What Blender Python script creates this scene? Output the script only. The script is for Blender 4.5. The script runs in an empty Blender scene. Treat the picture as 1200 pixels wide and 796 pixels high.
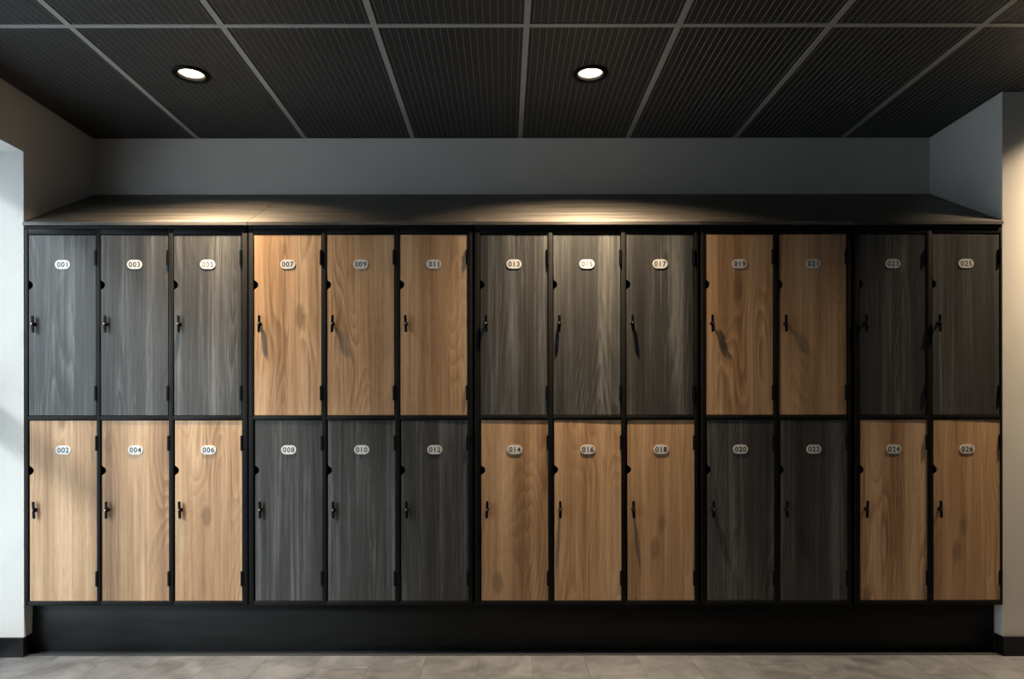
import bpy, bmesh, math, random
from mathutils import Vector, Matrix

random.seed(7)
S = bpy.context.scene
COL = S.collection

# ------------------------------------------------------------------ camera
CAM_H = 1.185
cam_data = bpy.data.cameras.new('camera')
cam_data.sensor_width = 36.0
cam_data.lens = 24.0
cam_data.shift_x = 8.5 / 1200
cam_data.shift_y = -(478 - 398) / 1200 * -1
cam = bpy.data.objects.new('camera', cam_data)
cam.location = (0, 0, CAM_H)
cam.rotation_euler = (math.radians(90), math.radians(0.07), 0)
COL.objects.link(cam)
S.camera = cam

# ------------------------------------------------------------------ colour management
S.view_settings.view_transform = 'Standard'
S.view_settings.look = 'None'
S.view_settings.gamma = 1.0
S.view_settings.use_curve_mapping = False
S.view_settings.exposure = 0.95

# ------------------------------------------------------------------ daylight
world = bpy.data.worlds.new('world')
S.world = world
world.use_nodes = True
wn = world.node_tree
bg = wn.nodes['Background']
bg.inputs['Color'].default_value = (0.79, 0.885, 1.0, 1)
bg.inputs['Strength'].default_value = 2.2

sun_data = bpy.data.lights.new('sun', 'SUN')
sun_data.energy = 1.65
sun_data.angle = math.radians(9)
sun_data.color = (0.97, 0.97, 1.0)
sun = bpy.data.objects.new('sun', sun_data)
sun.location = (-6, -1, 5)
SUN_DIR = Vector((1.0, 0.9, -0.72))
sun.rotation_euler = SUN_DIR.to_track_quat('-Z', 'Y').to_euler()
COL.objects.link(sun)

# window opening in the left wall (used by wall, window and portal)
WIN_Y0, WIN_Y1, WIN_Z1 = 1.4, 3.257, 2.41
LAMP_W = 88.0           # downlight power
LAMP_COL = (1.0, 0.75, 0.48)

# ------------------------------------------------------------------ geometry constants
DF = 3.257                     # plane of the locker fronts
DB = 3.81                      # back wall of the alcove
K = DF / 800
CEIL = 2.69
XL, XR = -2.295, 2.375         # alcove side walls
YN = -3.31                     # wall behind the camera
XR2 = 5.488                    # far right wall
def px(x): return (x - 591.5) * K
def pz(y): return CAM_H + (478 - y) * K

# ------------------------------------------------------------------ materials
def new_mat(name):
    m = bpy.data.materials.new(name)
    m.use_nodes = True
    nt = m.node_tree
    b = nt.nodes['Principled BSDF']
    return m, nt, b

def N(nt, typ, **kw):
    n = nt.nodes.new(typ)
    for k, v in kw.items():
        if k.startswith('i_'):
            n.inputs[k[2:].replace('_', ' ')].default_value = v
        else:
            setattr(n, k, v)
    return n

def simple(name, col, rough=0.5, metal=0.0, noise=0.0, nscale=40, bump=0.0, bscale=200, spec=0.5):
    m, nt, b = new_mat(name)
    b.inputs['Specular IOR Level'].default_value = spec
    b.inputs['Roughness'].default_value = rough
    b.inputs['Metallic'].default_value = metal
    tc = N(nt, 'ShaderNodeTexCoord')
    nz = N(nt, 'ShaderNodeTexNoise')
    nz.inputs['Scale'].default_value = nscale
    nz.inputs['Detail'].default_value = 5
    nt.links.new(tc.outputs['Object'], nz.inputs['Vector'])
    r = N(nt, 'ShaderNodeValToRGB')
    r.color_ramp.elements[0].position = 0.3
    r.color_ramp.elements[1].position = 0.7
    r.color_ramp.elements[0].color = [c * (1 - noise) for c in col] + [1]
    r.color_ramp.elements[1].color = [c * (1 + noise) for c in col] + [1]
    nt.links.new(nz.outputs['Fac'], r.inputs['Fac'])
    nt.links.new(r.outputs['Color'], b.inputs['Base Color'])
    if bump:
        n2 = N(nt, 'ShaderNodeTexNoise')
        n2.inputs['Scale'].default_value = bscale
        nt.links.new(tc.outputs['Object'], n2.inputs['Vector'])
        bp = N(nt, 'ShaderNodeBump')
        bp.inputs['Strength'].default_value = bump
        bp.inputs['Distance'].default_value = 0.002
        nt.links.new(n2.outputs['Fac'], bp.inputs['Height'])
        nt.links.new(bp.outputs['Normal'], b.inputs['Normal'])
    return m

def mapped_noise(nt, vec, scale, detail=4, rough=0.5, dist=0.0):
    mp = N(nt, 'ShaderNodeMapping')
    mp.inputs['Scale'].default_value = scale
    nt.links.new(vec, mp.inputs['Vector'])
    nz = N(nt, 'ShaderNodeTexNoise')
    nz.inputs['Scale'].default_value = 1
    nz.inputs['Detail'].default_value = detail
    nz.inputs['Roughness'].default_value = rough
    nz.inputs['Distortion'].default_value = dist
    nt.links.new(mp.outputs['Vector'], nz.inputs['Vector'])
    return nz.outputs['Fac']

def M(nt, op, a, b=None, c=None, clamp=False):
    n = N(nt, 'ShaderNodeMath', operation=op, use_clamp=clamp)
    for i, v in enumerate((a, b, c)):
        if v is None: continue
        if isinstance(v, (int, float)): n.inputs[i].default_value = v
        else: nt.links.new(v, n.inputs[i])
    return n.outputs[0]

def mixc(nt, fac, a, b, mode='MIX'):
    n = N(nt, 'ShaderNodeMix', data_type='RGBA', blend_type=mode)
    if isinstance(fac, (int, float)): n.inputs[0].default_value = fac
    else: nt.links.new(fac, n.inputs[0])
    for idx, v in ((6, a), (7, b)):
        if isinstance(v, (tuple, list)): n.inputs[idx].default_value = (*v[:3], 1)
        else: nt.links.new(v, n.inputs[idx])
    return n.outputs[2]

def wood(name, dark, mid, light, pore, knots, rough, spec=0.4):
    """laminate with vertical grain; every door shows its own cut of the board"""
    m, nt, b = new_mat(name)
    tc = N(nt, 'ShaderNodeTexCoord')
    oi = N(nt, 'ShaderNodeObjectInfo')
    off = N(nt, 'ShaderNodeVectorMath', operation='MULTIPLY_ADD')
    cmb = N(nt, 'ShaderNodeCombineXYZ')
    nt.links.new(oi.outputs['Random'], cmb.inputs[0])
    nt.links.new(oi.outputs['Random'], cmb.inputs[1])
    nt.links.new(oi.outputs['Random'], cmb.inputs[2])
    nt.links.new(cmb.outputs[0], off.inputs[0])
    off.inputs[1].default_value = (37.0, 11.0, 23.0)
    nt.links.new(tc.outputs['Object'], off.inputs[2])
    v = off.outputs[0]
    # board fields
    field = mapped_noise(nt, v, ((6.5, 1, 0.95) if knots else (5.5, 1, 0.42)), 1.2, 0.4, 0.15)      # growth-ring field
    bands = mapped_noise(nt, v, (11, 1, 0.35), 2, 0.5)               # wide vertical bands
    streak = mapped_noise(nt, v, (75, 1, 1.6), 4, 0.6)               # narrow streaks
    fine = mapped_noise(nt, v, (330, 1, 9), 3, 0.7)                  # pores
    sx = N(nt, 'ShaderNodeSeparateXYZ'); nt.links.new(v, sx.inputs[0])
    slope = M(nt, 'MULTIPLY', sx.outputs[0], 0.7 if knots else 1.0)
    rings = M(nt, 'FRACT', M(nt, 'MULTIPLY', M(nt, 'ADD', M(nt, 'ADD', field, slope), M(nt, 'MULTIPLY', streak, 0.03)), 22.0 if knots else 30.0))
    # saw profile -> one soft flank and one sharp flank like early/late wood
    rg = N(nt, 'ShaderNodeValToRGB')
    e = rg.color_ramp.elements
    e[0].position = 0.0; e[0].color = (0, 0, 0, 1)
    e[1].position = 0.85; e[1].color = (1, 1, 1, 1)
    x = rg.color_ramp.elements.new(1.0); x.color = (0.1, 0.1, 0.1, 1)
    nt.links.new(rings, rg.inputs['Fac'])
    # ring contrast only inside "cathedral" zones
    zone = mapped_noise(nt, v, (5.5, 1, 1.3), 1, 0.4)
    zn = N(nt, 'ShaderNodeMapRange')
    zn.inputs['From Min'].default_value = 0.48; zn.inputs['From Max'].default_value = 0.66
    nt.links.new(zone, zn.inputs['Value'])
    t = M(nt, 'ADD', M(nt, 'MULTIPLY', bands, 1.15), M(nt, 'MULTIPLY', streak, 0.85))
    t = M(nt, 'ADD', t, M(nt, 'MULTIPLY', field, 0.5))
    t = M(nt, 'ADD', t, M(nt, 'MULTIPLY', M(nt, 'MULTIPLY', M(nt, 'SUBTRACT', rg.outputs['Color'], 0.5), 0.40 if knots else 0.26), M(nt, 'ADD', M(nt, 'MULTIPLY', zn.outputs[0], 0.8), 0.15)))
    t = M(nt, 'SUBTRACT', t, 0.75, clamp=False)
    ramp = N(nt, 'ShaderNodeValToRGB')
    e = ramp.color_ramp.elements
    e[0].position = 0.16; e[0].color = (*dark, 1)
    e[1].position = 0.86; e[1].color = (*light, 1)
    x = ramp.color_ramp.elements.new(0.5); x.color = (*mid, 1)
    nt.links.new(t, ramp.inputs['Fac'])
    col = ramp.outputs['Color']
    # pores
    pf = N(nt, 'ShaderNodeMapRange')
    pf.inputs['From Min'].default_value = 0.52; pf.inputs['From Max'].default_value = 0.72
    pf.inputs['To Max'].default_value = pore
    nt.links.new(fine, pf.inputs['Value'])
    col = mixc(nt, pf.outputs[0], col, [c * 0.55 for c in dark])
    if knots:
        mp = N(nt, 'ShaderNodeMapping'); mp.inputs['Scale'].default_value = (8.5, 0.6, 3.4)
        nt.links.new(v, mp.inputs['Vector'])
        vo = N(nt, 'ShaderNodeTexVoronoi', feature='F1'); vo.inputs['Scale'].default_value = 1
        nt.links.new(mp.outputs['Vector'], vo.inputs['Vector'])
        kn = N(nt, 'ShaderNodeMapRange')
        kn.inputs['From Min'].default_value = 0.24; kn.inputs['From Max'].default_value = 0.12
        kn.inputs['To Max'].default_value = 0.6
        wob = mapped_noise(nt, v, (22, 1, 12), 2, 0.5)
        nt.links.new(M(nt, 'ADD', vo.outputs['Distance'], M(nt, 'MULTIPLY', M(nt, 'SUBTRACT', wob, 0.5), 0.28)), kn.inputs['Value'])
        sc = N(nt, 'ShaderNodeSeparateColor'); nt.links.new(vo.outputs['Color'], sc.inputs[0])
        sel = M(nt, 'GREATER_THAN', sc.outputs[0], 0.62)
        col = mixc(nt, M(nt, 'MULTIPLY', kn.outputs[0], sel), col, [c * 0.72 for c in dark])
    nt.links.new(col, b.inputs['Base Color'])
    b.inputs['Roughness'].default_value = rough
    b.inputs['Specular IOR Level'].default_value = spec
    bp = N(nt, 'ShaderNodeBump'); bp.inputs['Strength'].default_value = 0.10; bp.inputs['Distance'].default_value = 0.0006
    nt.links.new(M(nt, 'ADD', fine, streak), bp.inputs['Height'])
    nt.links.new(bp.outputs['Normal'], b.inputs['Normal'])
    return m

MAT = {}
MAT['oak'] = wood('oak_laminate', (0.25, 0.142, 0.073), (0.46, 0.282, 0.155), (0.64, 0.435, 0.265), 0.42, True, 0.5)
MAT['grey'] = wood('grey_laminate', (0.026, 0.026, 0.026), (0.056, 0.057, 0.057), (0.17, 0.169, 0.165), 0.75, False, 0.46)
MAT['frame'] = simple('black_powder_coat', (0.008, 0.0084, 0.009), 0.5, 0.0, 0.25, 300, 0.25, 900, 0.14)
MAT['carcass'] = simple('black_carcass', (0.010, 0.010, 0.010), 0.7)
MAT['hardware'] = simple('black_hardware', (0.005, 0.005, 0.0055), 0.4, spec=0.08)
MAT['steel'] = simple('steel_pin', (0.55, 0.55, 0.55), 0.25, 1.0)
MAT['plate'] = simple('white_plate', (0.70, 0.70, 0.69), 0.4)
MAT['ink'] = simple('grey_ink', (0.03, 0.03, 0.035), 0.6)
MAT['wall'] = simple('painted_wall', (0.60, 0.588, 0.565), 0.85, 0, 0.04, 3, 0.25, 260)
MAT['wall_grey'] = simple('mid_grey_wall', (0.22, 0.22, 0.22), 0.85, 0, 0.04, 3, 0.25, 260)  # darker tone put on the unseen walls to cut bounced light
MAT['baseboard'] = simple('black_baseboard', (0.007, 0.007, 0.008), 0.3, 0, 0.3, 30, spec=0.3)
MAT['rib'] = simple('tile_rib', (0.15, 0.15, 0.15), 0.6)
MAT['grid'] = simple('grid_grey', (0.27, 0.27, 0.265), 0.55)
MAT['slab'] = simple('concrete_slab', (0.03, 0.03, 0.03), 0.9)
MAT['strip'] = simple('grey_floor_strip', (0.045, 0.047, 0.05), 0.5)
MAT['window_frame'] = simple('window_frame_grey', (0.05, 0.052, 0.055), 0.4)
MAT['reflector'] = simple('lamp_reflector', (0.92, 0.86, 0.78), 0.3, 1.0)

def m_top():
    m, nt, b = new_mat('black_wood_grain_top')
    tc = N(nt, 'ShaderNodeTexCoord')
    a = mapped_noise(nt, tc.outputs['Object'], (2.2, 60, 60), 4, 0.6)
    r = N(nt, 'ShaderNodeValToRGB')
    r.color_ramp.elements[0].position = 0.3; r.color_ramp.elements[0].color = (0.02, 0.018, 0.017, 1)
    r.color_ramp.elements[1].position = 0.72; r.color_ramp.elements[1].color = (0.15, 0.138, 0.122, 1)
    nt.links.new(a, r.inputs['Fac']); nt.links.new(r.outputs['Color'], b.inputs['Base Color'])
    b.inputs['Roughness'].default_value = 0.5
    b.inputs['Specular IOR Level'].default_value = 0.65
    return m
MAT['top'] = m_top()

def m_plinth():
    m, nt, b = new_mat('black_plinth')
    tc = N(nt, 'ShaderNodeTexCoord')
    a = mapped_noise(nt, tc.outputs['Object'], (5, 5, 45), 5, 0.6)
    r = N(nt, 'ShaderNodeValToRGB')
    r.color_ramp.elements[0].position = 0.35; r.color_ramp.elements[0].color = (0.004, 0.0045, 0.005, 1)
    r.color_ramp.elements[1].position = 0.8; r.color_ramp.elements[1].color = (0.010, 0.011, 0.012, 1)
    nt.links.new(a, r.inputs['Fac']); nt.links.new(r.outputs['Color'], b.inputs['Base Color'])
    b.inputs['Roughness'].default_value = 0.45
    b.inputs['Specular IOR Level'].default_value = 0.2
    return m
MAT['plinth'] = m_plinth()

def m_tile():
    """expanded-metal ceiling tile: rows of small dark slots"""
    m, nt, b = new_mat('perforated_black_tile')
    tc = N(nt, 'ShaderNodeTexCoord')
    br = N(nt, 'ShaderNodeTexBrick')
    br.offset = 0.5
    br.inputs['Scale'].default_value = 1.0
    br.inputs['Brick Width'].default_value = 0.010
    br.inputs['Row Height'].default_value = 0.0065
    br.inputs['Mortar Size'].default_value = 0.0012
    br.inputs['Color1'].default_value = (0.009, 0.009, 0.009, 1)
    br.inputs['Color2'].default_value = (0.013, 0.013, 0.013, 1)
    br.inputs['Mortar'].default_value = (0.05, 0.05, 0.05, 1)
    nt.links.new(tc.outputs['Object'], br.inputs['Vector'])
    nt.links.new(br.outputs['Color'], b.inputs['Base Color'])
    b.inputs['Roughness'].default_value = 0.6
    b.inputs['Specular IOR Level'].default_value = 0.25
    return m
MAT['tile'] = m_tile()

def m_floor():
    m, nt, b = new_mat('grey_stone_vinyl')
    tc = N(nt, 'ShaderNodeTexCoord'); oi = N(nt, 'ShaderNodeObjectInfo')
    off = N(nt, 'ShaderNodeVectorMath', operation='MULTIPLY_ADD')
    cmb = N(nt, 'ShaderNodeCombineXYZ')
    for i in range(3): nt.links.new(oi.outputs['Random'], cmb.inputs[i])
    nt.links.new(cmb.outputs[0], off.inputs[0]); off.inputs[1].default_value = (31, 17, 9)
    nt.links.new(tc.outputs['Object'], off.inputs[2])
    a = mapped_noise(nt, off.outputs[0], (7, 7, 7), 7, 0.62, 0.6)
    c = mapped_noise(nt, off.outputs[0], (120, 120, 120), 3, 0.6)
    t = M(nt, 'ADD', M(nt, 'MULTIPLY', a, 0.85), M(nt, 'MULTIPLY', c, 0.15))
    r = N(nt, 'ShaderNodeValToRGB')
    r.color_ramp.elements[0].position = 0.3; r.color_ramp.elements[0].color = (0.062, 0.069, 0.079, 1)
    r.color_ramp.elements[1].position = 0.72; r.color_ramp.elements[1].color = (0.19, 0.205, 0.228, 1)
    nt.links.new(t, r.inputs['Fac'])
    tone = M(nt, 'MULTIPLY_ADD', oi.outputs['Random'], 0.2, 0.9)
    hv = N(nt, 'ShaderNodeHueSaturation'); nt.links.new(tone, hv.inputs['Value']); nt.links.new(r.outputs['Color'], hv.inputs['Color'])
    nt.links.new(hv.outputs['Color'], b.inputs['Base Color'])
    b.inputs['Roughness'].default_value = 0.5
    bp = N(nt, 'ShaderNodeBump'); bp.inputs['Strength'].default_value = 0.15; bp.inputs['Distance'].default_value = 0.001
    nt.links.new(t, bp.inputs['Height']); nt.links.new(bp.outputs['Normal'], b.inputs['Normal'])
    return m
MAT['floor'] = m_floor()

def m_glass():
    m, nt, b = new_mat('window_glass')
    nt.nodes.remove(b)
    out = nt.nodes['Material Output']
    tr = N(nt, 'ShaderNodeBsdfTransparent'); tr.inputs['Color'].default_value = (0.93, 0.96, 0.95, 1)
    gl = N(nt, 'ShaderNodeBsdfGlossy'); gl.inputs['Roughness'].default_value = 0.02
    mx = N(nt, 'ShaderNodeMixShader'); lw = N(nt, 'ShaderNodeLayerWeight'); lw.inputs['Blend'].default_value = 0.5
    nt.links.new(M(nt, 'MULTIPLY_ADD', M(nt, 'POWER', lw.outputs['Facing'], 5.0), 0.9, 0.04), mx.inputs[0]); nt.links.new(tr.outputs[0], mx.inputs[1]); nt.links.new(gl.outputs[0], mx.inputs[2])
    nt.links.new(mx.outputs[0], out.inputs['Surface'])
    return m
MAT['glass'] = m_glass()

def m_lens():
    m, nt, b = new_mat('lamp_glow')
    b.inputs['Base Color'].default_value = (1, 1, 1, 1)
    b.inputs['Emission Color'].default_value = (1.0, 0.86, 0.68, 1)
    b.inputs['Emission Strength'].default_value = 10.0
    return m
MAT['lens'] = m_lens()

# ------------------------------------------------------------------ mesh helpers
def box(bm, x0, x1, y0, y1, z0, z1):
    vs = [bm.verts.new((x, y, z)) for z in (z0, z1) for y in (y0, y1) for x in (x0, x1)]
    for f in ((0, 2, 3, 1), (4, 5, 7, 6), (0, 1, 5, 4), (2, 6, 7, 3), (0, 4, 6, 2), (1, 3, 7, 5)):
        bm.faces.new([vs[i] for i in f])

def bev(bm, w, seg=2):
    bmesh.ops.bevel(bm, geom=list(bm.edges), offset=w, segments=seg, affect='EDGES', profile=0.5)

def prism(bm, pts, axis, a, b):
    """closed outline pts (2D) extruded along axis from a to b"""
    def mk(p, t):
        if axis == 'y': return (p[0], t, p[1])
        if axis == 'x': return (t, p[0], p[1])
        return (p[0], p[1], t)
    va = [bm.verts.new(mk(p, a)) for p in pts]
    vb = [bm.verts.new(mk(p, b)) for p in pts]
    bm.faces.new(va); bm.faces.new(vb[::-1])
    n = len(pts)
    for i in range(n):
        bm.faces.new((va[i], vb[i], vb[(i + 1) % n], va[(i + 1) % n]))

def lathe_y(bm, prof, seg=20, cx=0, cz=0):
    """profile of (radius, y) turned about the Y axis"""
    rings = []
    for r, y in prof:
        if r < 1e-6: rings.append([bm.verts.new((cx, y, cz))])
        else: rings.append([bm.verts.new((cx + r * math.cos(2 * math.pi * i / seg), y, cz + r * math.sin(2 * math.pi * i / seg))) for i in range(seg)])
    skin_rings(bm, rings, seg)

def lathe_z(bm, prof, seg=40):
    rings = []
    for r, z in prof:
        if r < 1e-6: rings.append([bm.verts.new((0, 0, z))])
        else: rings.append([bm.verts.new((r * math.cos(2 * math.pi * i / seg), r * math.sin(2 * math.pi * i / seg), z)) for i in range(seg)])
    skin_rings(bm, rings, seg)

def skin_rings(bm, rings, seg):
    for a, b in zip(rings, rings[1:]):
        for i in range(seg):
            j = (i + 1) % seg
            if len(a) == 1 and len(b) == 1: continue
            if len(a) == 1: bm.faces.new((a[0], b[j], b[i]))
            elif len(b) == 1: bm.faces.new((a[i], a[j], b[0]))
            else: bm.faces.new((a[i], a[j], b[j], b[i]))

def mesh_from(name, bm, mat, smooth=False):
    bmesh.ops.recalc_face_normals(bm, faces=list(bm.faces))
    me = bpy.data.meshes.new(name)
    bm.to_mesh(me); bm.free()
    if mat: me.materials.append(MAT[mat])
    if smooth:
        for p in me.polygons: p.use_smooth = True
        try: me.set_sharp_from_angle(angle=math.radians(40))
        except Exception: pass
    return me

def obj(name, me, parent=None, loc=(0, 0, 0), rot=None):
    o = bpy.data.objects.new(name, me)
    o.location = loc
    if rot: o.rotation_euler = rot
    if parent: o.parent = parent
    COL.objects.link(o)
    return o

def boxes(name, mat, lst, parent=None, bevel=0, loc=(0, 0, 0)):
    bm = bmesh.new()
    for b_ in lst: box(bm, *b_)
    if bevel: bev(bm, bevel)
    return obj(name, mesh_from(name, bm, mat, bool(bevel)), parent, loc)

def struct(o, label=None):
    o['kind'] = 'structure'
    if label: o['label'] = label
    return o

def thing(name, label, cat, loc, group=None):
    o = obj(name, None, None, loc)
    o.empty_display_size = 0.1
    o['label'] = label; o['category'] = cat
    if group: o['group'] = group
    return o

# ------------------------------------------------------------------ structure: walls
struct(boxes('wall_back', 'wall', [(XL, XR, DB, DB + 0.15, 0, CEIL), (XL, XR2, DB + 0.152, DB + 0.20, 0, CEIL + 0.28)]), 'grey painted back wall of the alcove above the lockers')  # taller outer sheet added, unseen, to keep sky light out above the ceiling
struct(boxes('wall_alcove', 'wall', [(XR, XR2, DF, DB + 0.15, 0, CEIL)]), 'pale wall right of the lockers lit warm by a downlight')
T = 0.36
struct(boxes('wall_left', 'wall', [
    (XL - T, XL, WIN_Y1, DB + 0.15, 0, CEIL),
    (XL - T, XL, WIN_Y0, WIN_Y1, WIN_Z1, CEIL),
    (XL - T, XL, YN, WIN_Y0, 0, CEIL),
    (XL - T - 0.01, -2.335, YN, DB + 0.15, CEIL, CEIL + 0.16)]), 'left wall with a deep window opening beside the lockers')  # last box: hidden strip added over the wall to block leaking sky light
struct(boxes('wall_near', 'wall_grey', [(XL - T, XR2, YN - 0.15, YN, 0, CEIL)]))
struct(boxes('wall_right', 'wall_grey', [(XR2, XR2 + 0.15, YN - 0.15, DB + 0.15, 0, CEIL)]))

# window in the left wall (its reveal shows at the left edge of the photograph)
win = struct(boxes('window_1', 'window_frame', [
    (XL - T + 0.03, XL - T + 0.10, WIN_Y0, WIN_Y0 + 0.06, 0.0, WIN_Z1),
    (XL - T + 0.03, XL - T + 0.10, WIN_Y1 - 0.05, WIN_Y1, 0.0, WIN_Z1),
    (XL - T + 0.03, XL - T + 0.10, WIN_Y0 + 0.06, WIN_Y1 - 0.05, WIN_Z1 - 0.06, WIN_Z1),
    (XL - T + 0.03, XL - T + 0.10, WIN_Y0 + 0.06, WIN_Y1 - 0.05, 0.0, 0.08)]), 'tall window set deep in the left wall')
TRZ = 1.235
MUL = 2.62
boxes('mullion', 'window_frame', [(XL - T + 0.035, XL - T + 0.09, MUL - 0.018, MUL + 0.018, 0.08, WIN_Z1 - 0.06)], win)
boxes('transom', 'window_frame', [(XL - T + 0.03, XL - T + 0.10, MUL + 0.018, WIN_Y1 - 0.05, TRZ - 0.065, TRZ + 0.065)], win)
for y0, y1, z0, z1 in ((WIN_Y0 + 0.06, MUL - 0.018, 0.08, WIN_Z1 - 0.06), (MUL + 0.018, WIN_Y1 - 0.05, 0.08, TRZ - 0.065), (MUL + 0.018, WIN_Y1 - 0.05, TRZ + 0.065, WIN_Z1 - 0.06)):
    boxes('glass_pane', 'glass', [(XL - T + 0.055, XL - T + 0.063, y0, y1, z0, z1)], win)

# ------------------------------------------------------------------ floor of stone-look tiles
floor = struct(boxes('floor', 'slab', [(XL - T, XR2, YN, DB, -0.12, -0.004)]), 'grey stone-look tiled floor')
PW, PL, JT = 0.25, 1.0, 0.0012
xs = []
x = -0.125 - PW * 10
while x < XR2:
    xs.append(x); x += PW
tile_cache = {}
for ci, x in enumerate(xs):
    x0 = max(x, XL - T); x1 = min(x + PW, XR2)
    if x1 - x0 < 0.02: continue
    y = YN - (ci * 0.37) % PL
    while y < DB:
        y0, y1 = max(y, YN), min(y + PL, DB)
        y += PL
        if y1 - y0 < 0.01: continue
        key = (round(x1 - x0, 4), round(y1 - y0, 4))
        if key not in tile_cache:
            w, l = (x1 - x0) / 2 - JT / 2, (y1 - y0) / 2 - JT / 2
            bm = bmesh.new(); box(bm, -w, w, -l, l, -0.004, 0.0)
            tile_cache[key] = mesh_from('floor_tile', bm, 'floor')
        obj('floor_tile', tile_cache[key], floor, ((x0 + x1) / 2, (y0 + y1) / 2, 0))

# ------------------------------------------------------------------ suspended ceiling
ceiling = struct(boxes('ceiling', 'slab', [(XL - T, XR2 + 0.15, YN - 0.15, DB + 0.15, CEIL + 0.16, CEIL + 0.28)]),
                 'black suspended ceiling of ribbed mesh tiles in a grey grid')
GX = [1.888 + 0.6 * i for i in range(-7, 7)]          # -2.312 ... 5.488
GY = [DB + 0.14] + [2.69 - 1.2 * i for i in range(0, 6)]     # 3.81, 2.69, 1.49 ... -3.31
GW = 0.012
LAMPS = [(-1.412, 3.080), (0.388, 3.080), (2.80, 3.04)]
LAMP_R = 0.066
tmesh, rmesh = {}, {}
def tile_meshes(w, l, hole):
    key = (round(w, 3), round(l, 3), hole)
    if key in tmesh: return tmesh[key], rmesh[key]
    bm = bmesh.new()
    hw, hl = w / 2, l / 2
    if hole is None:
        box(bm, -hw, hw, -hl, hl, 0.004, 0.012)
    else:
        hx, hy = hole
        nseg = 40
        ring = [(hx + LAMP_R * math.cos(2 * math.pi * i / nseg), hy + LAMP_R * math.sin(2 * math.pi * i / nseg)) for i in range(nseg)]
        edges = []
        def loop(pts):
            vs = [bm.verts.new((p[0], p[1], 0.004)) for p in pts]
            for i in range(len(vs)): edges.append(bm.edges.new((vs[i], vs[(i + 1) % len(vs)])))
        loop([(-hw, -hl), (hw, -hl), (hw, hl), (-hw, hl)]); loop(ring)
        bmesh.ops.triangle_fill(bm, use_beauty=True, use_dissolve=False, edges=edges)
        ext = bmesh.ops.extrude_face_region(bm, geom=list(bm.faces))
        bmesh.ops.translate(bm, verts=[v for v in ext['geom'] if isinstance(v, bmesh.types.BMVert)], vec=(0, 0, 0.008))
    tmesh[key] = mesh_from('ceiling_tile', bm, 'tile')
    bm = bmesh.new()
    n = int(round(w / 0.0288))
    for i in range(n):
        cx = -hw + (i + 0.5) * w / n
        segs = [(-hl, hl)]
        if hole is not None and abs(cx - hole[0]) < LAMP_R + 0.012:
            d = math.sqrt(max((LAMP_R + 0.012) ** 2 - (cx - hole[0]) ** 2, 1e-6))
            segs = [(-hl, hole[1] - d), (hole[1] + d, hl)]
        for a, b_ in segs: box(bm, cx - 0.001, cx + 0.001, a, b_, 0.002, 0.004)
    rmesh[key] = mesh_from('rib_rows', bm, 'rib')
    return tmesh[key], rmesh[key]

for j in range(len(GY) - 1):
    y1 = GY[j] + (0.0 if j else 0.0); y0 = GY[j + 1]
    for i in range(len(GX) - 1):
        x0, x1 = GX[i] + GW, GX[i + 1] - GW
        ya, yb = y0 + GW, (y1 - GW if j else y1 - 0.001)
        cx, cy = (x0 + x1) / 2, (ya + yb) / 2
        hole = None
        for lx, ly in LAMPS:
            if x0 < lx < x1 and ya < ly < yb: hole = (round(lx - cx, 4), round(ly - cy, 4))
        tm, rm = tile_meshes(x1 - x0, yb - ya, hole)
        t = obj('ceiling_tile', tm, ceiling, (cx, cy, CEIL))
        r = obj('rib_rows', rm, t, (0, 0, 0)); r['kind'] = 'stuff'
        r['label'] = 'fine raised ribs across the tile'
# grid bars
for x in GX[1:-1]:
    boxes('grid_bar', 'grid', [(-GW, GW, -(DB - YN) / 2, (DB - YN) / 2, 0.0, 0.03)], ceiling, 0, (x, (DB + YN) / 2, CEIL))
for y in GY[1:-1]:
    for i in range(len(GX) - 1):
        boxes('grid_bar', 'grid', [(GX[i] + GW, GX[i + 1] - GW, y - GW, y + GW, 0.0002, 0.028)], ceiling, 0, (0, 0, CEIL))

# ------------------------------------------------------------------ baseboards and floor strip
BH = 0.092
def bb(name, lst, label=None): return struct(boxes(name, 'baseboard', lst), label)
bb('baseboard_left', [(XL - T + 0.10, XL, DF - 0.012, DF, 0, BH), (XL, XL + 0.004, DF - 0.012, 3.308, 0, BH)], 'black baseboard round the left wall corner')
bb('baseboard_alcove', [(XR - 0.004, XR2 - 0.012, DF - 0.012, DF, 0, BH), (XR - 0.004, XR, DF, 3.308, 0, BH)], 'black baseboard on the right wall')
bb('baseboard_right', [(XR2 - 0.012, XR2, YN + 0.012, DF, 0, BH)])
bb('baseboard_near', [(XL, XR2, YN, YN + 0.012, 0, BH)])
struct(boxes('trim_1', 'strip', [(XL + 0.006, XR - 0.006, 3.262, 3.3095, 0.0, 0.005)]), 'dark grey strip on the floor along the plinth')

# ------------------------------------------------------------------ plinth
ZB = pz(709.5)
pl = boxes('plinth', 'plinth', [(XL + 0.006, XR - 0.006, 3.31, 3.806, 0.0, ZB)], None, 0.001)
pl['label'] = 'long black recessed plinth under the whole locker row'; pl['category'] = 'plinth'

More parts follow.
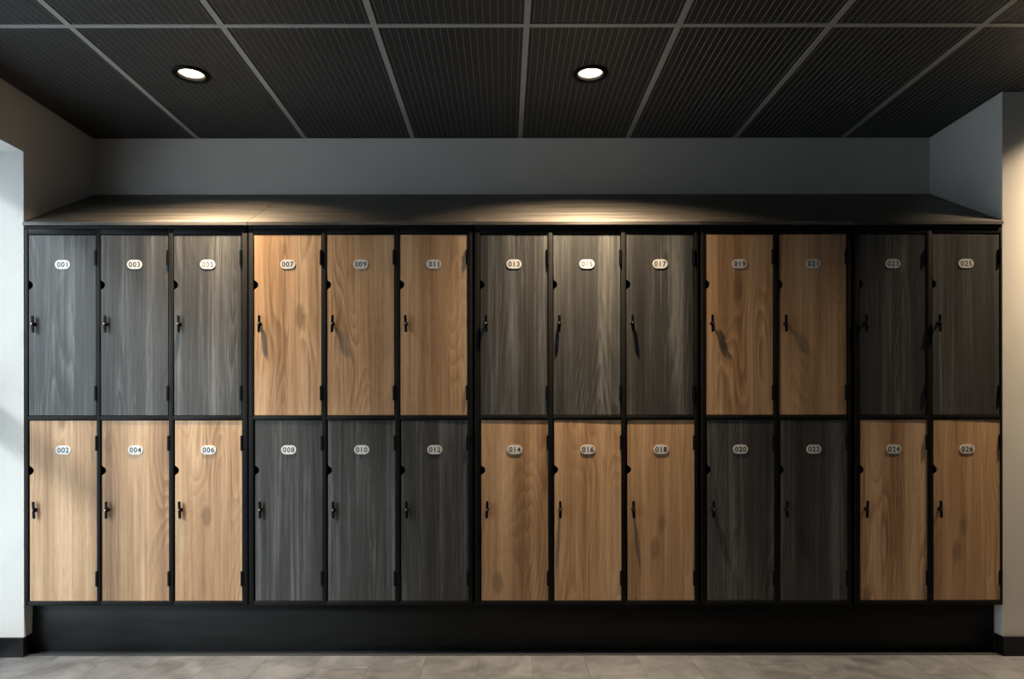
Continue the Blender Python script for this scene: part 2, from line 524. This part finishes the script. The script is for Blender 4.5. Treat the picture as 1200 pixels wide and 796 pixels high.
# ------------------------------------------------------------------ locker doors
DW, DH = 78.3 * K, 211.4 * K        # door size
DT = 0.012
def door_outline():
    pts = []
    hz = -58.5 * K; r = 0.0235
    pts += [(0, -DH), (DW, -DH), (DW, 0), (0, 0)]
    # finger notch on the left edge, rounded, from top to bottom
    pts.append((0, hz + r))
    for k in range(0, 13):
        a = math.radians(68 - k * 136 / 12)
        pts.append((0.0195 * math.cos(a) / 1.0 - 0.001, hz + 0.0195 * math.sin(a)))
    pts.append((0, hz - r))
    return pts
def door_mesh(mat):
    bm = bmesh.new()
    prism(bm, door_outline(), 'y', 0, DT)
    me = mesh_from('door', bm, mat)
    return me
DOOR = {'oak': door_mesh('oak'), 'grey': door_mesh('grey')}

def plate_mesh():
    bm = bmesh.new()
    w, h = 17.6 * K / 2, 10.6 * K / 2
    pts = []
    for cx, a0 in ((w - h, -90), (-(w - h), 90)):
        for k in range(11):
            a = math.radians(a0 + 18 * k)
            pts.append((cx + h * math.cos(a), h * math.sin(a)))
    prism(bm, pts, 'y', -0.0022, 0.0)
    return mesh_from('number_plate', bm, 'plate')
PLATE = plate_mesh()

def lever_mesh():
    """flat rotary bar standing off the door"""
    bm = bmesh.new()
    pts = []
    hw, hl = 0.0062, 0.0415
    for cz, a0 in ((hl - hw, 0), (-(hl - hw), 180)):
        for k in range(9):
            a = math.radians(a0 + 22.5 * k)
            pts.append((hw * math.cos(a), cz + hw * math.sin(a)))
    prism(bm, pts, 'y', -0.017, -0.011)
    bmesh.ops.bevel(bm, geom=[e for e in bm.edges if abs(e.verts[0].co.y - e.verts[1].co.y) < 1e-6], offset=0.0012, segments=1, affect='EDGES')
    lathe_y(bm, [(0.0, 0.0), (0.0095, 0.0), (0.0095, -0.0025), (0.0065, -0.004), (0.0058, -0.012)], 18)
    lathe_y(bm, [(0.0085, -0.0105), (0.009, -0.016), (0.0075, -0.0195), (0.004, -0.0215), (0.0, -0.022)], 18)
    return mesh_from('handle', bm, 'hardware', True)
LEVER = lever_mesh()
def pin_mesh():
    bm = bmesh.new()
    lathe_y(bm, [(0.0, -0.0215), (0.0035, -0.0215), (0.0035, -0.0232), (0.0025, -0.024), (0.0, -0.024)], 12)
    return mesh_from('lock_pin', bm, 'steel', True)
PIN = pin_mesh()

def hinge_mesh():
    bm = bmesh.new()
    h = 17.5 * K / 2
    box(bm, -0.007, 0.003, -0.0025, 0.0, -h, h)
    box(bm, 0.003, 0.006, -0.0025, 0.010, -h, h)
    # knuckle barrel in three parts
    for a, b_ in ((-h, -h * 0.36), (-h * 0.33, h * 0.33), (h * 0.36, h)):
        seg = 12
        ra = [bm.verts.new((0.002 + 0.0042 * math.cos(2 * math.pi * i / seg), -0.004 + 0.0042 * math.sin(2 * math.pi * i / seg), a)) for i in range(seg)]
        rb = [bm.verts.new((0.002 + 0.0042 * math.cos(2 * math.pi * i / seg), -0.004 + 0.0042 * math.sin(2 * math.pi * i / seg), b_)) for i in range(seg)]
        bm.faces.new(ra); bm.faces.new(rb[::-1])
        for i in range(seg): bm.faces.new((ra[i], ra[(i + 1) % seg], rb[(i + 1) % seg], rb[i]))
    return mesh_from('hinge', bm, 'hardware', True)
HINGE = hinge_mesh()

def number_mesh(txt):
    c = bpy.data.curves.new('number', 'FONT')
    c.body = txt; c.size = 0.0345; c.align_x = 'CENTER'; c.align_y = 'CENTER'
    c.extrude = 0.0003; c.space_character = 1.14; c.offset = 0.0005
    c.resolution_u = 3
    tmp = bpy.data.objects.new('tmp_text', c)
    COL.objects.link(tmp)
    bpy.context.view_layer.update()
    me = bpy.data.meshes.new_from_object(tmp.evaluated_get(bpy.context.evaluated_depsgraph_get()))
    bpy.data.objects.remove(tmp); bpy.data.curves.remove(c)
    me.name = 'number'
    me.materials.clear(); me.materials.append(MAT['ink'])
    xsv = [v.co.x for v in me.vertices]; ysv = [v.co.y for v in me.vertices]
    mx, my = (min(xsv) + max(xsv)) / 2, (min(ysv) + max(ysv)) / 2
    for v in me.vertices: v.co = Vector((v.co.x - mx, v.co.y - my, v.co.z))
    return me

YDOOR = DF + 0.0035                  # door face just behind the frame face
def make_door(unit, ux, uz, xl, yt, kind, num, swing):
    """hung on its right edge: the origin is the top left corner of its face"""
    o = obj('door', DOOR[kind], unit)
    a = math.radians(swing)
    # swing about the hinge line on the right edge
    X = px(xl) - ux; Z = pz(yt) - uz
    o.location = (X + DW - DW * math.cos(a), YDOOR - DF - DW * math.sin(a), Z)
    o.rotation_euler = (0, 0, a)
    kindword = 'light oak' if kind == 'oak' else 'dark grey wood-grain'
    o['label'] = '%s door numbered %s' % (kindword, num)
    obj('number_plate', PLATE, o, (39.3 * K, 0, -34.4 * K))['label'] = 'white oval plate'
    n = obj('number', number_mesh(num), o, (39.3 * K, -0.0023, -34.4 * K), (math.radians(90), 0, 0))
    n['label'] = 'grey digits reading ' + num
    h = obj('handle', LEVER, o, (6.6 * K, 0, -104.5 * K))
    h.rotation_euler = (0, math.radians(random.uniform(-3, 3)), 0)
    p = obj('lock_pin', PIN, o, (6.6 * K, 0, -104.5 * K)); p['label'] = 'small bright steel pin'
    for zz in (-26.5, -185.5): obj('hinge', HINGE, o, (DW + 0.0005, -0.0005, zz * K))
    return o

# ------------------------------------------------------------------ locker units
# (outer left px, outer right px, door left edges px, upper kind, lower kind, first number)
UNITS = [
    (28.6, 290.0, [33.7, 118.3, 204.0], 'grey', 'oak', 1, 'beside the window'),
    (291.6, 553.6, [298.0, 383.5, 469.3], 'oak', 'grey', 7, 'second from left'),
    (556.4, 818.4, [563.2, 648.8, 734.6], 'grey', 'oak', 13, 'middle of row'),
    (821.6, 997.4, [827.8, 913.8], 'oak', 'grey', 19, 'two doors wide'),
    (1001.6, 1174.9, [1007.6, 1093.4], 'grey', 'oak', 23, 'at right wall'),
]
YT, YM = 275.0, 492.6
BT = 0.020                        # bar thickness
topF, topB = pz(260.3), 2.376     # top surface of the sloping cover, front and back
seams = [XL + 0.001] + [px((UNITS[i][1] + UNITS[i + 1][0]) / 2) for i in range(4)] + [XR - 0.001]
for ui, (xa, xb, lefts, up, low, first, where) in enumerate(UNITS):
    ua, ub = px(xa), px(xb)
    n = len(lefts)
    last = first + 2 * n - 1
    cx = (ua + ub) / 2
    kw = lambda k: 'oak' if k == 'oak' else 'dark grey'
    u = thing('locker_unit', 'black locker unit, doors %03d to %03d, %s over %s, %s' % (first, last, kw(up), kw(low), where),
              'locker', (cx, DF, ZB), 'locker units standing in one row in the alcove')
    a, b_ = ua - cx, ub - cx
    z = lambda y: pz(y) - ZB
    # posts
    spans = [(a, px(lefts[0]) - cx - 0.004)]
    for i in range(n - 1):
        spans.append((px(lefts[i]) - cx + DW + 0.005, px(lefts[i + 1]) - cx - 0.004))
    spans.append((px(lefts[-1]) - cx + DW + 0.005, b_))
    for s0, s1 in spans:
        s0 = max(s0, a); s1 = min(s1, b_)
        boxes('post', 'frame', [(s0, s1, 0.0, 0.03, 0.0, z(267.8))], u, 0.0012)
    # rails between posts
    for i in range(n):
        r0, r1 = spans[i][1], spans[i + 1][0]
        boxes('rail', 'frame', [(r0, r1, 0.0006, 0.03, z(273.8), z(267.8))], u, 0.001)
        boxes('rail', 'frame', [(r0, r1, 0.0006, 0.03, z(491.9), z(487.3))], u, 0.001)
        boxes('rail', 'frame', [(r0, r1, 0.0006, 0.03, 0.0, z(704.6))], u, 0.001)
    boxes('top_rail', 'frame', [(a, b_, 0.001, 0.03, z(267.2), z(263.7))], u, 0.0012)
    # carcass
    def side(x0, x1):
        bm = bmesh.new()
        prism(bm, [(0.03, 0.004), (DB - DF - 0.012, 0.004), (DB - DF - 0.012, topB - ZB - 0.02), (0.03, z(264.2))], 'x', x0, x1)
        obj('side_panel', mesh_from('side_panel', bm, 'carcass'), u)
    side(a + 0.0005, a + 0.014); side(b_ - 0.014, b_ - 0.0005)
    for i in range(n - 1):
        m = (spans[i + 1][0] + spans[i + 1][1]) / 2
        boxes('partition', 'carcass', [(m - 0.006, m + 0.006, 0.03, 0.52, 0.02, z(268))], u)
    boxes('shelf', 'carcass', [(a + 0.014, b_ - 0.014, 0.031, 0.52, z(491), z(487.6))], u)
    boxes('bottom_panel', 'carcass', [(a + 0.014, b_ - 0.014, 0.03, 0.53, 0.002, 0.016)], u)
    boxes('back_panel', 'carcass', [(a + 0.014, b_ - 0.014, 0.53, 0.54, 0.002, topB - ZB - 0.06)], u)
    # sloping cover
    ca, cb = seams[ui] + (0.0012 if ui == 1 else 0.0001) - cx, seams[ui + 1] - (0.0012 if ui == 0 else 0.0001) - cx
    bm = bmesh.new()
    prism(bm, [(-0.010, z(263.9)), (0.0, z(263.9)), (DB - DF - 0.002, topB - ZB - 0.016), (DB - DF - 0.002, topB - ZB), (-0.010, topF - ZB)], 'x', ca, cb)
    obj('sloping_top', mesh_from('sloping_top', bm, 'top'), u)
    # doors
    for i, xl in enumerate(lefts):
        make_door(u, cx, ZB, xl, YT, up, '%03d' % (first + 2 * i), random.uniform(0.0, 0.35))
        make_door(u, cx, ZB, xl + 0.8, YM, low, '%03d' % (first + 2 * i + 1), random.uniform(0.0, 0.35))

# ------------------------------------------------------------------ downlights
bm = bmesh.new(); lathe_z(bm, [(0.064, 0.010), (0.079, 0.0), (0.0795, -0.003), (0.076, -0.006), (0.062, -0.006), (0.0565, -0.001), (0.0555, 0.014)], 48)
RING = mesh_from('trim_ring', bm, 'hardware', True)
bm = bmesh.new(); lathe_z(bm, [(0.0555, 0.010), (0.052, 0.030), (0.045, 0.055), (0.034, 0.068)], 48)
CUP = mesh_from('reflector', bm, 'reflector', True)
bm = bmesh.new(); lathe_z(bm, [(0.0, 0.028), (0.022, 0.030), (0.038, 0.037), (0.042, 0.050)], 32)
LENS = mesh_from('bulb', bm, 'lens', True)
bm = bmesh.new(); lathe_z(bm, [(0.060, 0.014), (0.060, 0.085), (0.0, 0.085)], 32)
CAN = mesh_from('housing', bm, 'carcass', True)

def spot_nodes(ld, power):
    """beam with a bright core falling off towards its edge, as a reflector lamp gives"""
    ld.use_nodes = True
    nt = ld.node_tree
    em = nt.nodes['Emission']
    tc = N(nt, 'ShaderNodeTexCoord')
    sp = N(nt, 'ShaderNodeSeparateXYZ')
    nt.links.new(tc.outputs['Normal'], sp.inputs[0])
    c = M(nt, 'ABSOLUTE', sp.outputs[2])
    core = M(nt, 'POWER', c, 12.0)
    wide = M(nt, 'POWER', c, 4.0)
    nt.links.new(M(nt, 'ADD', M(nt, 'MULTIPLY_ADD', core, 2.0, 0.02), M(nt, 'MULTIPLY', wide, 0.8)), em.inputs['Strength'])

WHERE = ['lit round downlight with black rim, left of the two in the ceiling',
         'lit round downlight with black rim, right of the two, above doors 015 and 017',
         'lit round downlight over the pale wall right of the lockers']
for i, (lx, ly) in enumerate(LAMPS):
    t = thing('downlight', WHERE[i], 'ceiling light', (lx, ly, CEIL), 'recessed downlights in the black ceiling')
    obj('trim_ring', RING, t); obj('reflector', CUP, t); obj('bulb', LENS, t); obj('housing', CAN, t)
    ld = bpy.data.lights.new('downlight_beam', 'SPOT')
    ld.energy = LAMP_W; ld.color = LAMP_COL
    ld.spot_size = math.radians(124); ld.spot_blend = 0.35
    ld.shadow_soft_size = 0.018
    spot_nodes(ld, LAMP_W)
    lo = obj('lamp_light', ld, t, (0, 0, -0.012))
